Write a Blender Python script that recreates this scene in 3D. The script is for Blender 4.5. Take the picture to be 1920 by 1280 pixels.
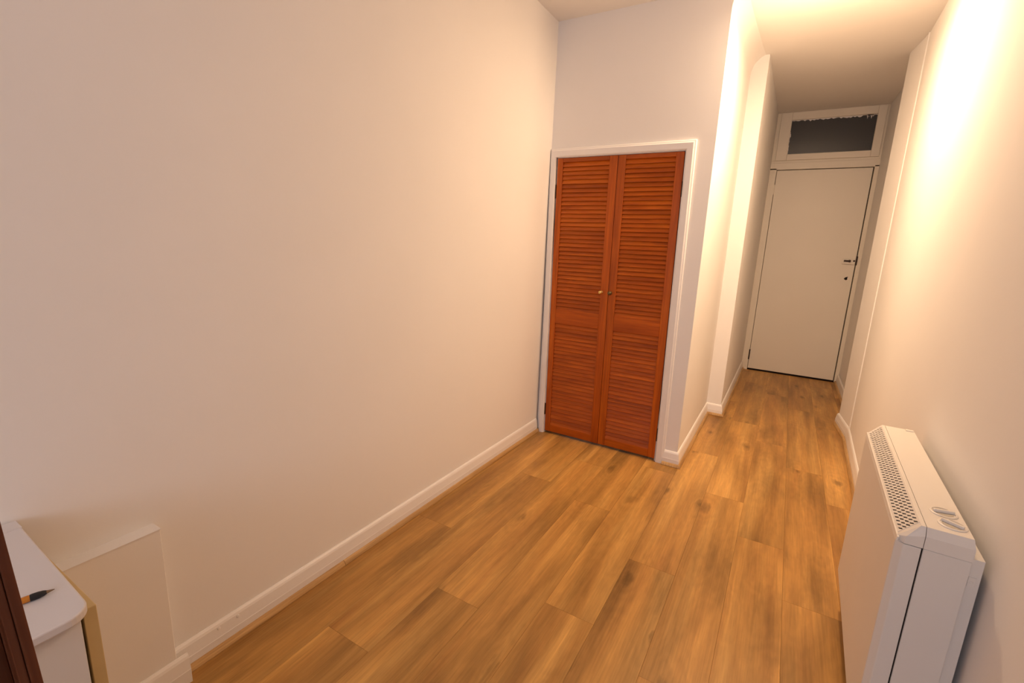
import bpy, bmesh, math, random
from mathutils import Vector, Matrix

random.seed(7)
S = bpy.context.scene
COL = S.collection
for o in list(bpy.data.objects):
    bpy.data.objects.remove(o)

# ------------------------------------------------------------------ camera
cd = bpy.data.cameras.new('camera')
cam = bpy.data.objects.new('camera', cd)
COL.objects.link(cam)
cd.sensor_fit = 'HORIZONTAL'
cd.sensor_width = 36.0
cd.lens = 875.566 * 36.0 / 1920.0
cd.clip_start = 0.02
cam.matrix_world = Matrix(((0.86020987, -0.13991749, 0.49036932, 0.0),
                           (0.50825265, 0.15707635, -0.84676222, 0.0),
                           (0.04145142, 0.97762473, 0.20623207, 1.19432),
                           (0, 0, 0, 1)))
S.camera = cam

# ------------------------------------------------------------------ world, light, exposure
w = bpy.data.worlds.new('sky')
S.world = w
w.use_nodes = True
bg = w.node_tree.nodes['Background']
bg.inputs['Color'].default_value = (0.55, 0.65, 0.8, 1)
bg.inputs['Strength'].default_value = 0.4

S.view_settings.view_transform = 'Standard'
S.view_settings.look = 'None'
S.view_settings.gamma = 1.0
S.view_settings.use_curve_mapping = False
S.view_settings.exposure = 0.1

def area(name, loc, rot, sx, sy, power, colour, shape='RECTANGLE', spread=180):
    d = bpy.data.lights.new(name, 'AREA')
    d.shape = shape
    d.size = sx
    d.size_y = sy
    d.energy = power
    d.color = colour
    d.spread = math.radians(spread)
    o = bpy.data.objects.new(name, d)
    COL.objects.link(o)
    o.location = loc
    o.rotation_euler = rot
    return o

# daylight through the window in the wall behind the photographer
area('window_daylight', (-0.17, -2.66, 1.55), (math.radians(90), 0, 0), 0.9, 1.25, 26.0, (0.95, 0.97, 1.12))
# the corridor's ceiling lamp: downward disc inside its fitting, and its bulb
area('corridor_lamp_disc', (0.0, 2.56, 2.315), (0, 0, 0), 0.13, 0.13, 23.0, (1.0, 0.68, 0.41), 'DISK')
pl = bpy.data.lights.new('corridor_lamp_bulb', 'POINT')
pl.energy = 8.0
pl.color = (1.0, 0.68, 0.41)
pl.shadow_soft_size = 0.05
plo = bpy.data.objects.new('corridor_lamp_bulb', pl)
COL.objects.link(plo)
plo.location = (0.0, 2.68, 2.18)

# ------------------------------------------------------------------ materials
def newmat(name):
    m = bpy.data.materials.new(name)
    m.use_nodes = True
    nt = m.node_tree
    return m, nt, nt.nodes['Principled BSDF']

def N(nt, t, **kw):
    n = nt.nodes.new(t)
    for k, v in kw.items():
        setattr(n, k, v)
    return n

def plain(name, col, rough=0.5, metal=0.0, bump=0.0, bscale=200.0, var=0.0, vscale=3.0):
    m, nt, b = newmat(name)
    b.inputs['Roughness'].default_value = rough
    b.inputs['Metallic'].default_value = metal
    tc = N(nt, 'ShaderNodeTexCoord')
    no = N(nt, 'ShaderNodeTexNoise')
    no.inputs['Scale'].default_value = vscale
    no.inputs['Detail'].default_value = 4
    nt.links.new(tc.outputs['Object'], no.inputs['Vector'])
    r = N(nt, 'ShaderNodeValToRGB')
    lo = [c * (1 - var) for c in col]
    hi = [min(1, c * (1 + var)) for c in col]
    r.color_ramp.elements[0].color = (*lo, 1)
    r.color_ramp.elements[0].position = 0.3
    r.color_ramp.elements[1].color = (*hi, 1)
    r.color_ramp.elements[1].position = 0.7
    nt.links.new(no.outputs['Fac'], r.inputs['Fac'])
    nt.links.new(r.outputs['Color'], b.inputs['Base Color'])
    if bump:
        n2 = N(nt, 'ShaderNodeTexNoise')
        n2.inputs['Scale'].default_value = bscale
        n2.inputs['Detail'].default_value = 3
        nt.links.new(tc.outputs['Object'], n2.inputs['Vector'])
        bp = N(nt, 'ShaderNodeBump')
        bp.inputs['Strength'].default_value = bump
        bp.inputs['Distance'].default_value = 0.002
        nt.links.new(n2.outputs['Fac'], bp.inputs['Height'])
        nt.links.new(bp.outputs['Normal'], b.inputs['Normal'])
    return m

def wood(name, dark, mid, light, axis='Y', streak=14.0, along=1.2, fine=160.0, rough=0.42, spread=0.12,
         knots=False, contrast=1.0, coat=0.0, spec=0.3):
    """timber with its grain running along one object axis, each object with its own piece of the pattern"""
    m, nt, b = newmat(name)
    L = nt.links.new
    b.inputs['Roughness'].default_value = rough
    b.inputs['Coat Weight'].default_value = coat
    b.inputs['Specular IOR Level'].default_value = spec
    b.inputs['Coat Roughness'].default_value = 0.25
    tc = N(nt, 'ShaderNodeTexCoord')
    oi = N(nt, 'ShaderNodeObjectInfo')
    mul = N(nt, 'ShaderNodeMath', operation='MULTIPLY')
    mul.inputs[1].default_value = 37.0
    L(oi.outputs['Random'], mul.inputs[0])
    cmb = N(nt, 'ShaderNodeCombineXYZ')
    for i in range(3):
        L(mul.outputs[0], cmb.inputs[i])
    add = N(nt, 'ShaderNodeVectorMath', operation='ADD')
    L(tc.outputs['Object'], add.inputs[0])
    L(cmb.outputs[0], add.inputs[1])
    idx = 'XYZ'.index(axis)

    def mapped(across, al):
        mp = N(nt, 'ShaderNodeMapping')
        s = [across] * 3
        s[idx] = al
        mp.inputs['Scale'].default_value = s
        L(add.outputs[0], mp.inputs['Vector'])
        return mp.outputs[0]

    def noise(vec, detail=4, rough_=0.55, dist=0.0):
        n = N(nt, 'ShaderNodeTexNoise')
        n.inputs['Scale'].default_value = 1.0
        n.inputs['Detail'].default_value = detail
        n.inputs['Roughness'].default_value = rough_
        n.inputs['Distortion'].default_value = dist
        L(vec, n.inputs['Vector'])
        return n.outputs['Fac']

    s1 = noise(mapped(streak, along), 4, 0.5, 0.9)
    ramp = N(nt, 'ShaderNodeValToRGB')
    e = ramp.color_ramp.elements
    e[0].position = 0.5 - 0.22 / contrast
    e[0].color = (*dark, 1)
    e[1].position = 0.5 + 0.22 / contrast
    e[1].color = (*light, 1)
    em = ramp.color_ramp.elements.new(0.5)
    em.color = (*mid, 1)
    L(s1, ramp.inputs['Fac'])
    col = ramp.outputs['Color']

    def mult(col, fac_socket, lo, hi, a, bb):
        mr = N(nt, 'ShaderNodeMapRange')
        mr.inputs['From Min'].default_value = a
        mr.inputs['From Max'].default_value = bb
        mr.inputs['To Min'].default_value = lo
        mr.inputs['To Max'].default_value = hi
        L(fac_socket, mr.inputs['Value'])
        vm = N(nt, 'ShaderNodeVectorMath', operation='SCALE')
        L(col, vm.inputs[0])
        L(mr.outputs[0], vm.inputs['Scale'])
        return vm.outputs[0]

    # cathedral figure: distorted bands
    wv = N(nt, 'ShaderNodeTexWave', wave_type='BANDS', bands_direction='X' if axis != 'X' else 'Y')
    wv.inputs['Scale'].default_value = 1.0
    wv.inputs['Distortion'].default_value = 9.0
    wv.inputs['Detail'].default_value = 2.0
    wv.inputs['Detail Scale'].default_value = 0.35
    L(mapped(streak * 0.75, along * 1.5), wv.inputs['Vector'])
    col = mult(col, wv.outputs['Fac'], 0.945, 1.035, 0.0, 1.0)
    fn = noise(mapped(fine, fine * 0.035), 3, 0.6)
    col = mult(col, fn, 0.86, 1.12, 0.3, 0.7)
    if knots:
        def spots(across, al, wob, r0, r1, lo):
            vo = N(nt, 'ShaderNodeTexVoronoi')
            vo.inputs['Scale'].default_value = 1.0
            vo.inputs['Randomness'].default_value = 1.0
            L(mapped(across, al), vo.inputs['Vector'])
            nz = noise(mapped(across * 5, al * 4), 3, 0.6)
            md = N(nt, 'ShaderNodeMath', operation='MULTIPLY_ADD')
            L(nz, md.inputs[0])
            md.inputs[1].default_value = wob
            L(vo.outputs['Distance'], md.inputs[2])
            return mult(col, md.outputs[0], lo, 1.0, r0, r1), md.outputs[0]
        col, kd = spots(6.5, 2.9, 0.34, 0.185, 0.33, 0.50)      # small dark knots
        # growth lines curving round the knots, fading away from them
        sn = N(nt, 'ShaderNodeMath', operation='MULTIPLY_ADD')
        L(kd, sn.inputs[0])
        sn.inputs[1].default_value = 34.0
        nzr = noise(mapped(14, 2.2), 2, 0.5)
        nm = N(nt, 'ShaderNodeMath', operation='MULTIPLY')
        L(nzr, nm.inputs[0])
        nm.inputs[1].default_value = 22.0
        L(nm.outputs[0], sn.inputs[2])
        si = N(nt, 'ShaderNodeMath', operation='SINE')
        L(sn.outputs[0], si.inputs[0])
        fade = N(nt, 'ShaderNodeMapRange')
        fade.inputs['From Min'].default_value = 0.15
        fade.inputs['From Max'].default_value = 0.62
        fade.inputs['To Min'].default_value = 0.075
        fade.inputs['To Max'].default_value = 0.03
        L(kd, fade.inputs['Value'])
        am = N(nt, 'ShaderNodeMath', operation='MULTIPLY')
        L(si.outputs[0], am.inputs[0])
        L(fade.outputs[0], am.inputs[1])
        col = mult(col, am.outputs[0], 0.80, 1.20, -0.2, 0.2)
        col, _ = spots(5.2, 1.5, 0.62, 0.38, 0.72, 0.66)      # soft smudges round them
        # long figure, swirling a little
        wv2 = N(nt, 'ShaderNodeTexWave', wave_type='BANDS', bands_direction='X')
        wv2.inputs['Scale'].default_value = 1.0
        wv2.inputs['Distortion'].default_value = 13.0
        wv2.inputs['Detail'].default_value = 2.0
        wv2.inputs['Detail Scale'].default_value = 0.5
        L(mapped(2.1, 0.62), wv2.inputs['Vector'])
        col = mult(col, wv2.outputs['Fac'], 0.90, 1.06, 0.1, 0.9)
        big = noise(mapped(7.0, 1.15), 2, 0.4, 0.8)
        col = mult(col, big, 0.84, 1.13, 0.36, 0.62)
    rnd = N(nt, 'ShaderNodeMath', operation='MULTIPLY')
    L(oi.outputs['Random'], rnd.inputs[0])
    rnd.inputs[1].default_value = 1.0
    col = mult(col, rnd.outputs[0], 1 - spread, 1 + spread, 0, 1)
    L(col, b.inputs['Base Color'])
    bp = N(nt, 'ShaderNodeBump')
    bp.inputs['Strength'].default_value = 0.08
    bp.inputs['Distance'].default_value = 0.001
    L(fn, bp.inputs['Height'])
    L(bp.outputs['Normal'], b.inputs['Normal'])
    return m

M = {}
M['wall'] = plain('matt_wall_paint', (0.885, 0.862, 0.845), 0.85, bump=0.10, bscale=90, var=0.012, vscale=2.2)
M['ceiling'] = plain('ceiling_paint', (0.885, 0.850, 0.815), 0.9, bump=0.08, bscale=60, var=0.01)
M['gloss'] = plain('white_gloss_paint', (0.885, 0.855, 0.84), 0.38, bump=0.12, bscale=35, var=0.015, vscale=6)
M['door'] = plain('warm_tinted_door_paint', (0.89, 0.82, 0.70), 0.42, bump=0.05, bscale=20, var=0.01)  # white paint with the corridor's warm light put into its colour
M['plank'] = wood('oak_laminate', (0.385, 0.182, 0.050), (0.490, 0.255, 0.070), (0.610, 0.345, 0.105), 'Y', 9.0, 0.75, 170.0,
                  0.40, 0.05, knots=True, contrast=0.95)
M['bead'] = wood('light_oak_beading', (0.42, 0.24, 0.095), (0.52, 0.31, 0.125), (0.60, 0.38, 0.17), 'Y', 30, 2.0, 220, 0.45, 0.05)
M['louvre_v'] = wood('stained_pine_upright', (0.33, 0.062, 0.003), (0.45, 0.092, 0.0045), (0.55, 0.128, 0.007), 'Z', 22, 2.0, 200,
                     0.38, 0.08)
M['louvre_h'] = wood('stained_pine_cross', (0.33, 0.060, 0.003), (0.45, 0.092, 0.0045), (0.57, 0.132, 0.007), 'X', 16, 2.0, 200,
                     0.38, 0.07)
M['dark_wood'] = wood('dark_stained_wood', (0.07, 0.017, 0.006), (0.13, 0.038, 0.015), (0.24, 0.085, 0.038), 'Z', 45, 3.0, 200,
                      0.35, 0.02)
M['heater'] = plain('cream_white_metal', (0.78, 0.735, 0.68), 0.45, bump=0.04, bscale=300, var=0.012, vscale=5)
M['heater_lid'] = plain('cream_white_plastic', (0.80, 0.75, 0.69), 0.40, bump=0.05, bscale=400, var=0.01)
M['dial_grey'] = plain('grey_dial_plastic', (0.55, 0.49, 0.40), 0.5, var=0.02)
M['black'] = plain('dark_void', (0.012, 0.008, 0.006), 0.9)
M['slot_shade'] = plain('slot_shade_brown', (0.020, 0.006, 0.003), 0.95)
M['brass'] = plain('bright_brass', (0.78, 0.55, 0.20), 0.22, 1.0, var=0.05, vscale=60)
M['old_brass'] = plain('dull_brass', (0.16, 0.115, 0.05), 0.42, 0.8, var=0.15, vscale=80)
M['iron'] = plain('dark_iron', (0.05, 0.030, 0.020), 0.55, 0.4, var=0.2, vscale=80)
M['laminate'] = plain('white_laminate', (0.70, 0.665, 0.67), 0.35, var=0.006)
M['cab_white'] = plain('white_cabinet_board', (0.74, 0.70, 0.66), 0.5, var=0.01)
M['cream'] = plain('raw_cream_board_edge', (0.62, 0.46, 0.22), 0.6, var=0.05, vscale=20)
M['pen_black'] = plain('black_rubber', (0.012, 0.011, 0.013), 0.5)
M['pen_amber'] = plain('amber_plastic', (0.55, 0.20, 0.02), 0.25, var=0.1, vscale=200)
M['pen_tip'] = plain('pen_tip_metal', (0.25, 0.17, 0.11), 0.3, 0.8)
M['lamp_glass'] = plain('opal_glass', (0.85, 0.82, 0.76), 0.3)

def glass_mat():
    m, nt, b = newmat('dark_window_glass')
    b.inputs['Base Color'].default_value = (0.035, 0.036, 0.038, 1)
    b.inputs['Roughness'].default_value = 0.22
    b.inputs['Specular IOR Level'].default_value = 0.6
    tc = N(nt, 'ShaderNodeTexCoord')
    no = N(nt, 'ShaderNodeTexNoise')
    no.inputs['Scale'].default_value = 3
    nt.links.new(tc.outputs['Object'], no.inputs['Vector'])
    r = N(nt, 'ShaderNodeMapRange')
    r.inputs['To Min'].default_value = 0.27
    r.inputs['To Max'].default_value = 0.33
    nt.links.new(no.outputs['Fac'], r.inputs['Value'])
    nt.links.new(r.outputs[0], b.inputs['Roughness'])
    return m
M['glass'] = glass_mat()

def clear_mat():
    m, nt, b = newmat('clear_window_glass')
    t = N(nt, 'ShaderNodeBsdfTransparent')
    g = N(nt, 'ShaderNodeBsdfGlossy')
    g.inputs['Roughness'].default_value = 0.02
    mx = N(nt, 'ShaderNodeMixShader')
    mx.inputs[0].default_value = 0.06
    nt.links.new(t.outputs[0], mx.inputs[1])
    nt.links.new(g.outputs[0], mx.inputs[2])
    nt.links.new(mx.outputs[0], nt.nodes['Material Output'].inputs['Surface'])
    return m
M['clear'] = clear_mat()

# ------------------------------------------------------------------ mesh helpers
class MB:
    def __init__(s):
        s.v = []
        s.f = []

    def box(s, x0, x1, y0, y1, z0, z1):
        n = len(s.v)
        s.v += [(x, y, z) for z in (z0, z1) for y in (y0, y1) for x in (x0, x1)]
        s.f += [[n + i for i in q] for q in
                ((0, 2, 3, 1), (4, 5, 7, 6), (0, 1, 5, 4), (2, 6, 7, 3), (0, 4, 6, 2), (1, 3, 7, 5))]
        return s

    def prism(s, poly, z0, z1, axis='Z', taper=None):
        """polygon (a, b) extruded along an axis; taper lets the far end sit elsewhere"""
        n = len(s.v)
        k = len(poly)
        far = taper or poly
        for pl_, z in ((poly, z0), (far, z1)):
            for a, b in pl_:
                s.v.append({'Z': (a, b, z), 'Y': (a, z, b), 'X': (z, a, b)}[axis])
        s.f.append([n + i for i in range(k)][::-1])
        s.f.append([n + k + i for i in range(k)])
        for i in range(k):
            j = (i + 1) % k
            s.f.append([n + i, n + j, n + k + j, n + k + i])
        return s

    def sweep(s, prof, path):
        """profile (offset to the right of travel, height) along a plan polyline, mitred"""
        n = len(s.v)
        k = len(prof)
        P = [Vector(p) for p in path]
        for i, p in enumerate(P):
            d0 = (P[i] - P[i - 1]).normalized() if i else None
            d1 = (P[i + 1] - P[i]).normalized() if i < len(P) - 1 else None
            d0 = d0 or d1
            d1 = d1 or d0
            n0 = Vector((d0.y, -d0.x))
            n1 = Vector((d1.y, -d1.x))
            mt = (n0 + n1).normalized()
            mt = mt / max(0.2, mt.dot(n0))
            for a, z in prof:
                s.v.append((p.x + mt.x * a, p.y + mt.y * a, z))
        for i in range(len(P) - 1):
            for j in range(k):
                q = (j + 1) % k
                s.f.append([n + i * k + j, n + (i + 1) * k + j, n + (i + 1) * k + q, n + i * k + q])
        s.f.append([n + j for j in range(k)])
        e = n + (len(P) - 1) * k
        s.f.append([e + j for j in range(k)][::-1])
        return s

    def lathe(s, prof, origin, axis, seg=24):
        """(radius, distance along axis) turned about an axis"""
        n = len(s.v)
        ax = Vector(axis).normalized()
        u = ax.orthogonal().normalized()
        v = ax.cross(u)
        o = Vector(origin)
        k = len(prof)
        for r, h in prof:
            for i in range(seg):
                a = 2 * math.pi * i / seg
                s.v.append(tuple(o + ax * h + (u * math.cos(a) + v * math.sin(a)) * r))
        for j in range(k - 1):
            for i in range(seg):
                q = (i + 1) % seg
                s.f.append([n + j * seg + i, n + j * seg + q, n + (j + 1) * seg + q, n + (j + 1) * seg + i])
        s.f.append([n + i for i in range(seg)][::-1])
        s.f.append([n + (k - 1) * seg + i for i in range(seg)])
        return s

    def build(s, name, mat, parent=None, bevel=0.0, smooth=False, origin=None, seg=2):
        me = bpy.data.meshes.new(name)
        vs = s.v
        if origin:
            vs = [(a - origin[0], b - origin[1], c - origin[2]) for a, b, c in vs]
        me.from_pydata(vs, [], s.f)
        bm = bmesh.new()
        bm.from_mesh(me)
        bmesh.ops.recalc_face_normals(bm, faces=bm.faces)
        if bevel:
            es = [e for e in bm.edges if len(e.link_faces) == 2 and e.calc_face_angle(0) > 0.5]
            bmesh.ops.bevel(bm, geom=es, offset=bevel, segments=seg, profile=0.5, affect='EDGES', clamp_overlap=True)
        bm.to_mesh(me)
        bm.free()
        if smooth:
            for p in me.polygons:
                p.use_smooth = True
            me.set_sharp_from_angle(angle=math.radians(40))
        me.materials.append(mat)
        o = bpy.data.objects.new(name, me)
        COL.objects.link(o)
        if origin:
            o.location = origin
        if parent:
            o.parent = parent
        return o

def struct(name, mb, mat, **kw):
    o = mb.build(name, mat, **kw)
    o['kind'] = 'structure'
    return o

def empty(name, loc=(0, 0, 0), kind=None):
    o = bpy.data.objects.new(name, None)
    o.empty_display_size = 0.1
    COL.objects.link(o)
    o.location = loc
    if kind:
        o['kind'] = kind
    return o

def tag(o, label, cat, group=None):
    o['label'] = label
    o['category'] = cat
    if group:
        o['group'] = group
    return o

# ------------------------------------------------------------------ measured plan
XL = -1.29          # left wall
YC = 2.594          # closet wall
XC = -0.40          # corridor, left side
YR = 3.65           # step in the corridor's left side
XR = -0.30          # corridor beyond the step
YD = 5.369          # end door
YB = -2.55          # wall behind the photographer
BACK = 6.2          # far side of the dark space behind the end door
def xw(y):          # right wall, a little out of square
    return 0.436 + 0.03 * (y - 1.9)

# floor slab
floor = struct('floor', MB().box(-1.5, 0.8, YB - 0.2, BACK + 0.1, -0.12, -0.009), M['black'])

# laminate planks, each a piece of its own
PW, PL = 0.175, 1.219
joints = {-1: 0.30, 0: 1.424, 1: 0.805, 2: 1.120, 3: 1.936, 4: 1.267, 5: 1.655, 6: 1.165, 7: 2.070, 8: 1.740, 9: 2.610, 10: 1.1}
for r, j in joints.items():
    x0 = -1.26 + PW * r
    x1 = min(x0 + PW, 0.56)
    x0c = max(x0, -1.30)
    ymax = YD + 0.06
    if x1 < XC:
        ymax = YC + 0.09
    elif x1 < XR:
        ymax = YR + 0.02
    y = j
    while y > -1.2:
        y -= PL
    while y < ymax:
        y0, y1 = y, min(y + PL, ymax)
        if y1 - y0 > 0.03:
            g = 0.0002
            cx, cy = (x0c + x1) / 2, (y0 + y1) / 2
            MB().box(x0c + g, x1 - g, y0 + g, y1 - g, -0.009, 0.0).build('plank', M['plank'], floor, bevel=0.0004,
                                                                        origin=(cx, cy, 0), seg=1)
        y += PL

# ceiling: flat over the room, rising slightly along the corridor
cp = [(YB - 0.2, 2.40), (YC, 2.40), (YR, 2.44), (YD, 2.495), (BACK + 0.1, 2.51), (BACK + 0.1, 2.62), (YB - 0.2, 2.62)]
struct('ceiling', MB().prism(cp, -1.45, 0.8, 'X'), M['ceiling'])

# walls
wl = struct('wall_left', MB().box(-1.42, XL, YB - 0.1, YC + 0.5, -0.02, 2.45), M['wall'])
# boxed-in ledge low on the left wall
MB().box(XL, -1.25, YB, 0.463, 0.0, 0.466).build('boxed_ledge', M['wall'], wl, bevel=0.0015, seg=1)
MB().box(XL, -1.2485, YB, 0.4645, 0.4655, 0.4675).build('ledge_top', M['gloss'], wl)

DX0, DX1, DZ = -1.243, -0.523, 1.690
wc = MB()
wc.box(XL + 0.0058, DX0 - 0.001, YC, YC + 0.1, -0.02, DZ)
wc.box(DX1 + 0.001, XC, YC, YC + 0.1, -0.02, DZ)
wc.box(XL, XC, YC, YC + 0.1, DZ, 2.43)
struct('wall_closet', wc, M['wall'])
wk = MB()
wk.box(-0.52, XC, YC + 0.1, YR + 0.02, -0.02, 2.46)
# plaster coving where the corridor wall turns into the ceiling
pr = []
for i in range(0, 13):
    t = i / 12 * math.pi / 2
    pr.append((XC + 0.112 * (1 - math.cos(t)), 2.30 + 0.125 * math.sin(t)))
near = pr + [(-0.288, 2.47), (XC, 2.47)]
far = [(a, b + (0.022 if i > 0 else 0.022)) for i, (a, b) in enumerate(near)]
wk.prism(near, YC, YR + 0.01, 'Y', taper=far)
struct('wall_corridor', wk, M['wall'], smooth=True)
struct('wall_corridor_far', MB().box(-1.42, XR, YR, BACK, -0.02, 2.60), M['wall'])

rw = [(xw(YB - 0.1), YB - 0.1), (xw(3.67), 3.67), (0.455, 4.0), (0.55, 4.02), (0.552, BACK), (0.8, BACK), (0.8, YB - 0.1)]
struct('wall_right', MB().prism(rw, -0.02, 2.60), M['wall'])
struct('wall_end', MB().box(-1.42, 0.8, BACK, BACK + 0.1, -0.02, 2.60), M['black'])
ar = MB()
ar.lathe([(0.007, 0.0), (0.007, 2.47)], (xw(3.67) + 0.001, 3.67, -0.01), (0, 0, 1), 16)
struct('trim_8', ar, M['wall'], smooth=True)
wb = MB()
wb.box(-1.42, -0.62, YB - 0.1, YB, -0.02, 2.45)
wb.box(0.28, 0.8, YB - 0.1, YB, -0.02, 2.45)
wb.box(-0.62, 0.28, YB - 0.1, YB, -0.02, 0.92)
wb.box(-0.62, 0.28, YB - 0.1, YB, 2.18, 2.45)
struct('wall_back', wb, M['wall'])
win = empty('window_2', (-0.17, YB - 0.05, 0.92), 'structure')
for x0, x1, z0, z1 in ((-0.45, -0.39, 0, 1.26), (0.39, 0.45, 0, 1.26), (-0.39, 0.39, 0, 0.06), (-0.39, 0.39, 1.20, 1.26)):
    MB().box(x0, x1, -0.03, 0.03, z0, z1).build('window_frame', M['gloss'], win, bevel=0.004)
MB().box(-0.39, 0.39, -0.004, 0.0, 0.06, 1.20).build('pane', M['clear'], win)

# skirting boards and oak beading
SK = [(0, 0), (0.0155, 0), (0.0155, 0.040), (0.0148, 0.0415), (0.0105, 0.073), (0.0078, 0.0795), (0.0035, 0.084), (0, 0.084)]
BD = [(0.0, 0.0), (0.0, 0.0185), (0.003, 0.0185), (0.0065, 0.0165), (0.0105, 0.0110), (0.0125, 0.0065), (0.0135, 0.0035), (0.0125, 0.0)]
def offs(prof, d):
    return [(a + d, z) for a, z in prof]

def skirt(name, path):
    struct(name, MB().sweep(SK, path), M['gloss'])

def bead(name, path):
    struct(name, MB().sweep(offs(BD, 0.0155), path), M['bead'])

skirt('baseboard_left', [(XL, 0.464), (XL, YC - 0.018)])
skirt('baseboard_ledge', [(-1.25, YB), (-1.25, 0.487)])
bead('trim_1', [(XL, 0.4875), (XL, 1.02)])
bead('trim_2', [(XL, 1.0215), (XL, YC - 0.004)])
skirt('baseboard_corridor', [(DX1 + 0.048, YC), (XC, YC), (XC, YR), (XR, YR), (XR, YD - 0.012)])
bead('trim_3', [(DX1 + 0.048, YC), (XC, YC), (XC, YR), (XR, YR), (XR, YD - 0.004)])
skirt('baseboard_right', [(0.548, YD - 0.012), (0.548, 4.022), (0.455, 4.0), (xw(3.67), 3.67), (xw(YB), YB)])
bead('trim_4', [(0.548, YD - 0.004), (0.548, 4.3)])
bead('trim_5', [(0.455, 4.0), (xw(3.67), 3.67), (xw(3.60), 3.60)])
bead('trim_6', [(xw(3.598), 3.598), (xw(YB), YB)])
# painted screw heads on the left skirting
bl = bpy.data.objects['baseboard_left']
for yy in (0.584, 0.639):
    MB().lathe([(0.0045, 0), (0.0045, 0.0012), (0.003, 0.0018)], (XL + 0.0112, yy, 0.067), (1, 0, 0.13), 12).build('screw', M['gloss'], bl)

# ------------------------------------------------------------------ closet door casing (leans a touch, like the doors)
LEAN = 0.0107
def lean(o):
    for v in o.data.vertices:
        zz = v.co.z + o.location.z
        v.co.x += LEAN * (0.84 - zz) * 1.0

cas = empty('trim_7', (0, YC, 0), 'structure')
CW = 0.047
CP = [(0, 0), (0, -0.012), (0.006, -0.016), (0.033, -0.017), (0.039, -0.0135), (CW - 0.003, -0.0125), (CW, -0.009), (CW, 0)]  # from opening outward
HZ = DZ - 0.002
# left jamb, right jamb, head with mitres
CPL = [(a * 0.036 / CW, b) for a, b in CP]
lj = MB().prism([(DX0 - a, b) for a, b in CPL], 0, HZ, 'Z')
for i in range(len(CP)):
    k = len(CP)
    x, y, z = lj.v[k + i]
    lj.v[k + i] = (x, y, HZ + CP[i][0])
rj = MB().prism([(DX1 + a, b) for a, b in CP], 0, HZ, 'Z')
for i in range(len(CP)):
    k = len(CP)
    x, y, z = rj.v[k + i]
    rj.v[k + i] = (x, y, HZ + CP[i][0])
hd = MB()
hd.v = [(DX0 - c, b, HZ + a) for (a, b), (c, _) in zip(CP, CPL)] + [(DX1 + a, b, HZ + a) for a, b in CP]
k = len(CP)
hd.f = [list(range(k)), list(range(k, 2 * k))] + [[i, (i + 1) % k, k + (i + 1) % k, k + i] for i in range(k)]
for nm, mb in (('jamb_casing', lj), ('jamb_casing', rj), ('head_casing', hd)):
    lean(mb.build(nm, M['gloss'], cas))
# door lining inside the opening
ln = MB()
ln.box(DX0 - 0.001, DX0 + 0.004, 0.0, 0.1, 0, HZ)
ln.box(DX1 - 0.004, DX1 + 0.001, 0.0, 0.1, 0, HZ)
ln.box(DX0 - 0.001, DX1 + 0.001, 0.0, 0.1, HZ - 0.003, HZ + 0.001)
lean(ln.build('door_lining', M['gloss'], cas))

# ------------------------------------------------------------------ louvred closet doors
FY = YC - 0.004      # front face of the doors
TH = 0.027
def louvre_door(name, x0, x1, label, wl_, wr_, knob_x, knob_mat, hinge_x, hinge_dir):
    d = empty(name, ((x0 + x1) / 2, FY + TH / 2, 0.014))
    tag(d, label, 'closet door', 'louvred closet doors')
    ox, oy, oz = d.location
    def put(mb, nm, mat, bevel=0.0015, centre=None, smooth=False):
        vs = mb.v
        if centre is None:
            centre = [(min(v[i] for v in vs) + max(v[i] for v in vs)) / 2 for i in range(3)]
        o = mb.build(nm, mat, d, bevel=bevel, origin=tuple(centre), seg=1, smooth=smooth)
        o.location = (centre[0] - ox + LEAN * (0.84 - centre[2]), centre[1] - oy, centre[2] - oz)
        return o
    zb, zt = 0.014, HZ - 0.005
    for a, b in ((x0, x0 + wl_), (x1 - wr_, x1)):
        o = put(MB().box(a, b, FY, FY + TH, zb, zt), 'stile', M['louvre_v'])
        for v in o.data.vertices:
            v.co.x -= LEAN * v.co.z
    xa, xb = x0 + wl_, x1 - wr_
    rails = ((zb, 0.060), (0.722, 0.808), (1.661, zt))
    for za, zc in rails:
        put(MB().box(xa, xb, FY + 0.0015, FY + TH - 0.0015, za, zc), 'rail', M['louvre_h'])
    for za, zc, n in ((0.060, 0.722, 28), (0.808, 1.661, 36)):
        p = (zc - za) / n
        for i in range(n):
            z = za + p * (i + 0.5)
            # board tilted down and outwards, its front edge rounded off
            h = p * 0.56
            prof = [(FY + 0.0040, z - h), (FY + 0.0075, z - h), (FY + 0.0170, z + h), (FY + 0.0130, z + h), (FY + 0.0035, z - h + 0.003)]
            put(MB().prism(prof, xa - 0.002, xb + 0.002, 'X'), 'slat', M['louvre_h'], bevel=0)
    # turned knob
    put(MB().lathe([(0.0095, 0), (0.0095, 0.002), (0.005, 0.004), (0.0045, 0.010), (0.009, 0.0135), (0.0118, 0.019),
                    (0.0110, 0.0245), (0.0075, 0.0285), (0.002, 0.030)], (knob_x, FY, 0.938), (0, -1, 0), 24),
        'knob', knob_mat, bevel=0, smooth=True)
    for hz in (0.16, 1.50):
        mb = MB().box(min(hinge_x, hinge_x + hinge_dir * 0.006), max(hinge_x, hinge_x + hinge_dir * 0.006), FY - 0.003, FY + 0.012,
                      hz - 0.038, hz + 0.038)
        put(mb, 'hinge', M['iron'], bevel=0.0008)
    return d

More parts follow.
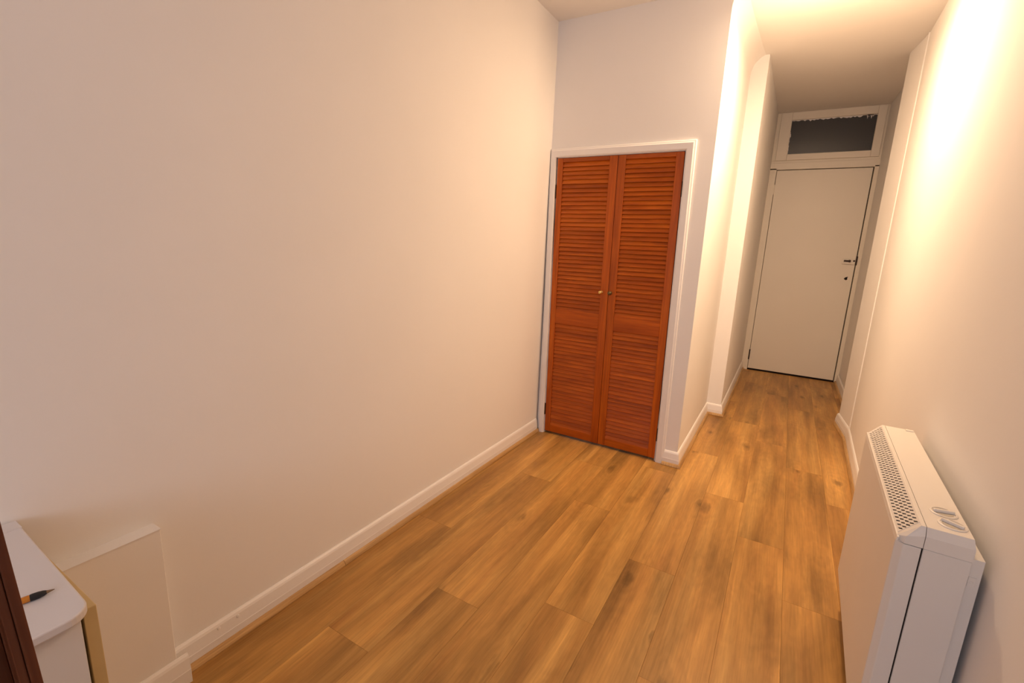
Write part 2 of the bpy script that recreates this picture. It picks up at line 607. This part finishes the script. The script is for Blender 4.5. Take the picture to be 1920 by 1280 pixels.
SEAM = -0.8755
dl = louvre_door('closet_door', DX0 + 0.007, SEAM - 0.001,
                 'left-hand louvred closet door, orange-brown wood, bright brass knob', 0.034, 0.046, -0.917, M['brass'], DX0 + 0.0005, 1)
dr = louvre_door('closet_door', SEAM + 0.001, DX1 - 0.007,
                 'right-hand louvred closet door, orange-brown wood, dull dark knob', 0.042, 0.040, -0.862, M['old_brass'], DX1 - 0.0005, -1)

# ------------------------------------------------------------------ white end door in its frame, fanlight above
door = empty('door_1', (0.137, YD, 0), 'structure')
dx = 0.137
def dpart(mb, nm, mat, parent=door, bevel=0.002, **kw):
    return mb.build(nm, mat, parent, bevel=bevel, **kw)
LX0, LX1, LZ = -0.2395 - dx, 0.5105 - dx, 1.981
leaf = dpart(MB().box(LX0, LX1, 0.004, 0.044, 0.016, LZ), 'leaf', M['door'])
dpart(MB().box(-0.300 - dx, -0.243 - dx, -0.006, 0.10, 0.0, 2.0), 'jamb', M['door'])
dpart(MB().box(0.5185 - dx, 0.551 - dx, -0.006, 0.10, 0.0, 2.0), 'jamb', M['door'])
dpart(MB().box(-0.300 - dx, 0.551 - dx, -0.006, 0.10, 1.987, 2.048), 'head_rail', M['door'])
# stops behind the leaf keep the gaps dark
st = MB()
st.box(-0.243 - dx, -0.225 - dx, 0.046, 0.08, 0.0, 1.987)
st.box(0.500 - dx, 0.5185 - dx, 0.046, 0.08, 0.0, 1.987)
st.box(-0.243 - dx, 0.5185 - dx, 0.046, 0.08, 1.965, 1.987)
dpart(st, 'door_stop', M['iron'], bevel=0)
dpart(MB().box(-0.243 - dx, 0.5185 - dx, -0.004, 0.09, -0.001, 0.0035), 'threshold', M['iron'], bevel=0.001)
# painted-over rim lock with its dark slot and screw, and below it a dark patch coloured as the shade in the empty spindle hole
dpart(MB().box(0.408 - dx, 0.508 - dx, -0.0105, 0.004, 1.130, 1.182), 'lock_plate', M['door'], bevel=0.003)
lk = MB()
lk.lathe([(0.0115, 0), (0.0115, 0.002), (0.006, 0.006), (0.0055, 0.017), (0.009, 0.021), (0.0085, 0.026), (0.004, 0.028)],
         (0.463 - dx, -0.0105, 1.160), (0, -1, 0), 20)
lk.box(0.420 - dx, 0.462 - dx, -0.0185, -0.0105, 1.152, 1.168)
dpart(lk, 'lock_knob', M['iron'], bevel=0)
dpart(MB().lathe([(0.0085, 0), (0.0085, 0.0012), (0.006, 0.0022)], (0.4975 - dx, -0.0105, 1.162), (0, -1, 0), 14), 'screw', M['iron'], bevel=0)
kh = MB().prism([(0.446 - dx, 0.995), (0.454 - dx, 0.987), (0.465 - dx, 0.983), (0.474 - dx, 0.992), (0.471 - dx, 1.003),
                 (0.476 - dx, 1.016), (0.466 - dx, 1.014), (0.453 - dx, 1.007)], 0.0032, 0.006, 'Y')
dpart(kh, 'spindle_hole_shade', M['black'], bevel=0)
dpart(MB().box(0.509 - dx, 0.523 - dx, -0.009, 0.004, 1.125, 1.205), 'strike', M['iron'], bevel=0.001)
dpart(MB().box(-0.248 - dx, -0.236 - dx, -0.0095, 0.004, 0.110, 0.215), 'hinge', M['iron'], bevel=0.001)
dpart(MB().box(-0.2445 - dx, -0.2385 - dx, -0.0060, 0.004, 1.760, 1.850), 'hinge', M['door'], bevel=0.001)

fan = empty('window_1', (0.137, YD, 2.048), 'structure')
fz = 2.048
GX0, GX1, GZ0, GZ1 = -0.176 - dx, 0.470 - dx, 2.125 - fz, 2.426 - fz
OX0, OX1, OZ1 = -0.268 - dx, 0.545 - dx, 0.446
for x0, x1, z0, z1 in ((OX0, GX0, 0.022, OZ1), (GX1, OX1 - 0.012, 0.022, OZ1), (GX0, GX1, 0.022, GZ0), (GX0, GX1, GZ1, OZ1)):
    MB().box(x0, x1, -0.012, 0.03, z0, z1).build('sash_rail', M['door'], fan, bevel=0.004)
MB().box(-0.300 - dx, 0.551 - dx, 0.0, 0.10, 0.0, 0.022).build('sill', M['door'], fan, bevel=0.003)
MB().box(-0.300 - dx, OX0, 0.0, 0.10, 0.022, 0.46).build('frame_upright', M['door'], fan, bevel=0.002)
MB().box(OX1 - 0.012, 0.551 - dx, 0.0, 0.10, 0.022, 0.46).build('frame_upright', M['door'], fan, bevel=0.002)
MB().box(GX0 - 0.004, GX1 + 0.004, 0.012, 0.016, GZ0 - 0.004, GZ1 + 0.004).build('pane', M['glass'], fan)
# ragged white paint left on the edges of the glass
rg = MB()
def ragged(p0, p1, inward, amp, n, seed):
    rr = random.Random(seed)
    pts = []
    for i in range(n + 1):
        t = i / n
        a = amp * (0.15 + 0.85 * rr.random() ** 2)
        pts.append((p0[0] + (p1[0] - p0[0]) * t + inward[0] * a, p0[1] + (p1[1] - p0[1]) * t + inward[1] * a))
    poly = [p0] + pts + [p1]
    for i in range(len(pts) - 1):
        ta, tb = i / n, (i + 1) / n
        b0 = (p0[0] + (p1[0] - p0[0]) * ta, p0[1] + (p1[1] - p0[1]) * ta)
        b1 = (p0[0] + (p1[0] - p0[0]) * tb, p0[1] + (p1[1] - p0[1]) * tb)
        rg.prism([b0, pts[i], pts[i + 1], b1], 0.0112, 0.0122, 'Y')
ragged((GX0, GZ1), (GX1, GZ1), (0, -1), 0.017, 44, 3)
ragged((GX1 - 0.075, GZ1), (GX1 - 0.025, GZ1), (0, -1), 0.036, 9, 8)
ragged((GX0, GZ0 + 0.10), (GX0, GZ0 + 0.20), (1, 0), 0.010, 10, 4)
ragged((GX0, GZ0), (GX0, GZ0 + 0.12), (1, 0), 0.005, 8, 5)
rg.build('paint_edge', M['gloss'], fan)

# ------------------------------------------------------------------ storage heater on the right wall
TH_ = math.atan(0.035)
ht = empty('storage_heater', (0.266, 1.150, 0.130))
ht.rotation_euler = (0, 0, -TH_)
tag(ht, 'white storage heater with top grille and two dials, mounted on the right wall', 'heater')
LEN = 0.694
Z0 = 0.130
def hp(mb, nm, mat, bevel=0.002, parent=ht, **kw):
    return mb.build(nm, mat, parent, bevel=bevel, **kw)
def zz(z):
    return z - Z0
# front cover: panel with returned sides, its corners cut in plan
cov = [(0.0, 0.012), (0.012, 0.0), (0.0405, 0.0), (0.0405, LEN), (0.012, LEN), (0.0, LEN - 0.012)]
hp(MB().prism(cov, zz(0.130), zz(0.627)), 'front_cover', M['heater'], bevel=0.0015)
# body behind it
hp(MB().box(0.0435, 0.1165, 0.002, LEN - 0.002, zz(0.118), zz(0.627)), 'side_casing', M['heater'], bevel=0.0015)
hp(MB().box(0.036, 0.110, 0.006, LEN - 0.006, zz(0.150), zz(0.655)), 'core', M['black'], bevel=0)
# wall bracket channel
hp(MB().box(0.1170, 0.1365, 0.010, LEN - 0.010, zz(0.140), zz(0.632)), 'wall_bracket', M['heater'], bevel=0.001)
hp(MB().lathe([(0.004, 0), (0.004, 0.001), (0.0025, 0.002)], (0.124, 0.010, zz(0.583)), (0, -1, 0), 12), 'screw', M['heater_lid'], bevel=0)
hp(MB().box(0.1185, 0.130, 0.0085, 0.010, zz(0.573), zz(0.594)), 'slot_plate', M['heater_lid'], bevel=0.0004)
# lid, back part: flat top, sloped end faces
T = 0.672
lid = MB()
prof_near = [(0.0428, zz(0.6285)), (0.1165, zz(0.6285)), (0.1165, zz(0.655)), (0.0428, zz(0.655))]
lid.prism(prof_near, 0.0, LEN, 'Y')
b2 = [(0.0428, zz(0.655)), (0.1165, zz(0.655)), (0.1165, zz(0.655)), (0.0428, zz(0.655))]
n0 = len(lid.v)
lid.v += [(0.0428, 0.0, zz(0.655)), (0.1165, 0.0, zz(0.655)), (0.1165, LEN, zz(0.655)), (0.0428, LEN, zz(0.655)),
          (0.0428, 0.009, zz(T)), (0.1135, 0.009, zz(T)), (0.1135, LEN - 0.009, zz(T)), (0.0428, LEN - 0.009, zz(T))]
lid.f = [f for f in lid.f]
lid.f += [[n0 + 4, n0 + 5, n0 + 6, n0 + 7], [n0, n0 + 1, n0 + 5, n0 + 4], [n0 + 1, n0 + 2, n0 + 6, n0 + 5], [n0 + 2, n0 + 3, n0 + 7, n0 + 6],
          [n0 + 3, n0, n0 + 4, n0 + 7]]
lid_o = hp(lid, 'lid', M['heater_lid'], bevel=0)
# lid, front part: sloping grille between two end caps, a lip along the front
X0g, X1g = 0.001, 0.0418          # lip to seam
Zl, Zt = 0.6375, T
def slope(x):                      # height of the sloping surface
    t = (x - 0.004) / (0.034 - 0.004)
    return Zl + (Zt - Zl) * min(1.0, max(0.0, t))
gr = MB()
# lip and under-strip
gr.prism([(0.0, zz(0.6285)), (0.0418, zz(0.6285)), (0.0418, zz(0.6300)), (0.003, zz(0.6300)), (0.004, zz(Zl)), (0.001, zz(Zl - 0.001))], 0.004, LEN - 0.004, 'Y')
# top strip beside the seam
gr.prism([(0.034, zz(Zt)), (0.0418, zz(Zt)), (0.0418, zz(Zt - 0.002)), (0.034, zz(Zt - 0.002))], 0.024, LEN - 0.024, 'Y')
# dark block behind the grille: its colour stands in for shade in the slots
hp(MB().prism([(0.006, zz(0.632)), (0.0395, zz(0.632)), (0.0395, zz(0.668)), (0.0345, zz(0.668)), (0.0065, zz(0.6365))], 0.016, LEN - 0.016, 'Y'), 'slot_shade_block', M['slot_shade'], bevel=0)
# end caps
for s in (0, 1):
    def yy(v):
        return v if s == 0 else LEN - v
    n0 = len(gr.v)
    gr.v += [(0.000, yy(0.012), zz(0.6285)), (0.012, yy(0.0), zz(0.6285)), (0.0418, yy(0.0), zz(0.6285)),
             (0.001, yy(0.013), zz(Zl - 0.001)), (0.014, yy(0.0), zz(0.645)), (0.0418, yy(0.0), zz(0.655)),
             (0.004, yy(0.024), zz(Zl)), (0.034, yy(0.024), zz(Zt)), (0.034, yy(0.009), zz(Zt)), (0.0418, yy(0.009), zz(Zt)), (0.0418, yy(0.024), zz(Zt))]
    F = [(0, 1, 4, 3), (1, 2, 5, 4), (3, 4, 8, 6), (4, 5, 9, 8), (6, 8, 7), (8, 9, 10, 7)]
    gr.f += [[n0 + i for i in f] for f in F]
gro = hp(gr, 'grille_frame', M['heater_lid'], bevel=0)
# the grille itself: one real opening per cell
g = MB()
rows, cols = 38, 5
ya, yb = 0.024, LEN - 0.024
xa_, xb_ = 0.004, 0.034
cx_ = (xb_ - xa_ - 0.004) / cols
ry = (yb - ya) / rows
def gp(x, y):
    return (x, y, zz(slope(x)))
g.v += [gp(xa_, ya), gp(xa_ + 0.002, ya), gp(xa_ + 0.002, yb), gp(xa_, yb), gp(xb_ - 0.002, ya), gp(xb_, ya), gp(xb_, yb), gp(xb_ - 0.002, yb)]
g.f += [[0, 1, 2, 3], [4, 5, 6, 7]]
for c in range(cols):
    for r in range(rows):
        x0, x1 = xa_ + 0.002 + c * cx_, xa_ + 0.002 + (c + 1) * cx_
        y0, y1 = ya + r * ry, ya + (r + 1) * ry
        n0 = len(g.v)
        # slot slants across the cell
        hx0, hx1 = x0 + cx_ * 0.06, x1 - cx_ * 0.06
        lo, hi, hw = y0 + ry * 0.80, y0 + ry * 0.20, ry * 0.20
        g.v += [gp(x0, y0), gp(x1, y0), gp(x1, y1), gp(x0, y1)]
        g.v += [gp(hx0, lo - hw), gp(hx1, hi - hw), gp(hx1, hi + hw), gp(hx0, lo + hw)]
        for i in range(4):
            j = (i + 1) % 4
            g.f.append([n0 + i, n0 + j, n0 + 4 + j, n0 + 4 + i])
go = hp(g, 'grille', M['heater_lid'], bevel=0)
go['kind'] = 'stuff'
sm = go.modifiers.new('thickness', 'SOLIDIFY')
sm.thickness = 0.0016
sm.offset = 0
# dials
for (px, py), rot in (((0.0830, 0.100), 0.25), ((0.0880, 0.0485), -0.55)):
    base = MB()
    R0 = 0.0235
    base.lathe([(R0, 0), (R0, 0.0016), (R0 - 0.0015, 0.0026), (R0 - 0.004, 0.0026), (R0 - 0.005, 0.0012), (0.001, 0.0012)],
               (px, py, zz(T)), (0, 0, 1), 40)
    dial = hp(base, 'dial', M['heater_lid'], bevel=0, smooth=True)
    seg = MB()
    for sgn in (1, -1):
        poly = []
        for i in range(13):
            a = math.radians(18 + i * (180 - 36) / 12)
            poly.append((0.0165 * math.cos(a), 0.0165 * math.sin(a) * sgn))
        poly = [(px + a * math.cos(rot) - b * math.sin(rot), py + a * math.sin(rot) + b * math.cos(rot)) for a, b in poly]
        seg.prism(poly, zz(T) + 0.0012, zz(T) + 0.0018)
    seg.build('dial_face', M['dial_grey'], dial)
    bar = MB()
    pts = [(-0.0185, -0.0028), (0.0185, -0.0028), (0.0185, 0.0028), (-0.0185, 0.0028)]
    pts = [(px + a * math.cos(rot) - b * math.sin(rot), py + a * math.sin(rot) + b * math.cos(rot)) for a, b in pts]
    bar.prism(pts, zz(T) + 0.0012, zz(T) + 0.0075)
    bar.build('dial_grip', M['heater_lid'], dial, bevel=0.0012)
# raised tab at the far back of the lid
hp(MB().box(0.092, 0.1120, LEN - 0.026, LEN - 0.011, zz(T), zz(T + 0.0022)), 'tab', M['heater_lid'], bevel=0.0008)
# feet bolts under the body
for yy_ in (0.10, LEN - 0.20):
    hp(MB().box(0.008, 0.100, yy_ - 0.012, yy_ + 0.012, zz(0.092), zz(0.120)), 'foot', M['heater'], bevel=0.002)

# ------------------------------------------------------------------ white cabinet low on the left
cb = empty('cabinet', (-1.06, -0.10, 0.0))
tag(cb, 'low white cabinet with rounded worktop corner and cream side edge, against left wall', 'cabinet')
bx, by = 1.06, 0.10
def cpart(mb, nm, mat, bevel=0.001):
    mb.v = [(x + bx, y + by, z) for x, y, z in mb.v]
    return mb.build(nm, mat, cb, bevel=bevel)
tw = [(-1.246, 0.2335), (-1.246, -0.42), (-0.876, -0.42)]
rc = 0.034
for i in range(9):
    a = i / 8 * math.pi / 2
    tw.append((-0.876 - rc + rc * math.cos(a), 0.224 - rc + rc * math.sin(a)))
cpart(MB().prism(tw, 0.585, 0.600), 'worktop', M['laminate'], bevel=0.0025)
cpart(MB().box(-1.286, -1.246, -0.42, 0.2345, 0.585, 0.600), 'upstand', M['laminate'], bevel=0.001)
cpart(MB().box(-1.232, -0.905, 0.2175, 0.235, 0.0, 0.5848), 'side_panel', M['cream'])
cpart(MB().box(-1.232, -0.905, -0.415, -0.3975, 0.0, 0.5848), 'side_panel', M['cream'])
cpart(MB().box(-0.909, -0.893, -0.39, 0.2110, 0.03, 0.5830), 'front_panel', M['cab_white'])
cpart(MB().box(-1.232, -1.22, -0.3975, 0.2175, 0.0, 0.5848), 'back_panel', M['cab_white'])
cpart(MB().box(-1.22, -0.930, -0.3975, 0.2175, 0.06, 0.575), 'inside_shade_block', M['black'])  # black filler: shade inside the cabinet put into its colour

# pen on the worktop
pen = empty('ballpoint_pen', (-0.974, 0.185, 0.600))
tag(pen, 'black and amber ballpoint pen lying on the white cabinet worktop', 'pen')
ang = math.atan2(0.036, 0.008)
dirv = Vector((math.cos(ang), math.sin(ang), 0))
tip = Vector((-0.9685 + 0.974, 0.2045 - 0.185, 0.0057))
def pp(prof, nm, mat, bias=0):
    MB().lathe(prof, tuple(tip), tuple(-dirv), 18).build(nm, mat, pen, smooth=True)
pp([(0.0006, 0.0), (0.0010, 0.002), (0.0024, 0.008), (0.0030, 0.0095)], 'tip', M['pen_tip'])
pp([(0.0030, 0.0095), (0.0044, 0.013), (0.0054, 0.019), (0.0056, 0.026), (0.0054, 0.0285)], 'grip', M['pen_black'])
pp([(0.0050, 0.0287), (0.0053, 0.030), (0.0050, 0.120), (0.0044, 0.124)], 'barrel', M['pen_amber'])
pp([(0.0044, 0.1242), (0.0034, 0.128), (0.0030, 0.136), (0.0015, 0.138)], 'button', M['pen_black'])

# ------------------------------------------------------------------ dark timber post at the left edge
ps = empty('wooden_post', (-0.505, 0.1200, 0.0))
ps.rotation_euler = (0.0373, 0, 0)
tag(ps, 'dark brown stained wooden post at the left edge, nearest the viewer', 'post')
ofx, ofy = 0.505, -0.0870
p1 = [(-0.505, 0.087), (-0.5055, 0.0805), (-0.515, 0.0805), (-0.560, 0.0805), (-0.560, 0.087)]
p2 = [(-0.509, 0.0803), (-0.510, 0.0745), (-0.560, 0.0745), (-0.560, 0.0803)]
p3 = [(-0.530, 0.0743), (-0.530, -0.03), (-0.560, -0.03), (-0.560, 0.0743)]
for nm, p in (('edge_moulding', p1), ('inner_moulding', p2), ('panel', p3)):
    q = [(a + ofx, b + ofy) for a, b in p]
    MB().prism(q, 0.004, 1.95).build(nm, M['dark_wood'], ps, bevel=0.0008)

# ------------------------------------------------------------------ ceiling lamp of the corridor (just above the frame)
lm = empty('ceiling_light', (0.0, 2.56, 2.4))
tag(lm, 'small round ceiling light fitting above the corridor entrance', 'lamp')
MB().lathe([(0.055, 0.0), (0.055, 0.018), (0.045, 0.03), (0.03, 0.034)], (0, 0, 0), (0, 0, -1), 32).build('base', M['gloss'], lm, smooth=True)
MB().lathe([(0.085, 0.060), (0.086, 0.063), (0.03, 0.0345), (0.029, 0.0340)], (0, 0, 0), (0, 0, -1), 32).build('shade', M['lamp_glass'], lm, smooth=True)
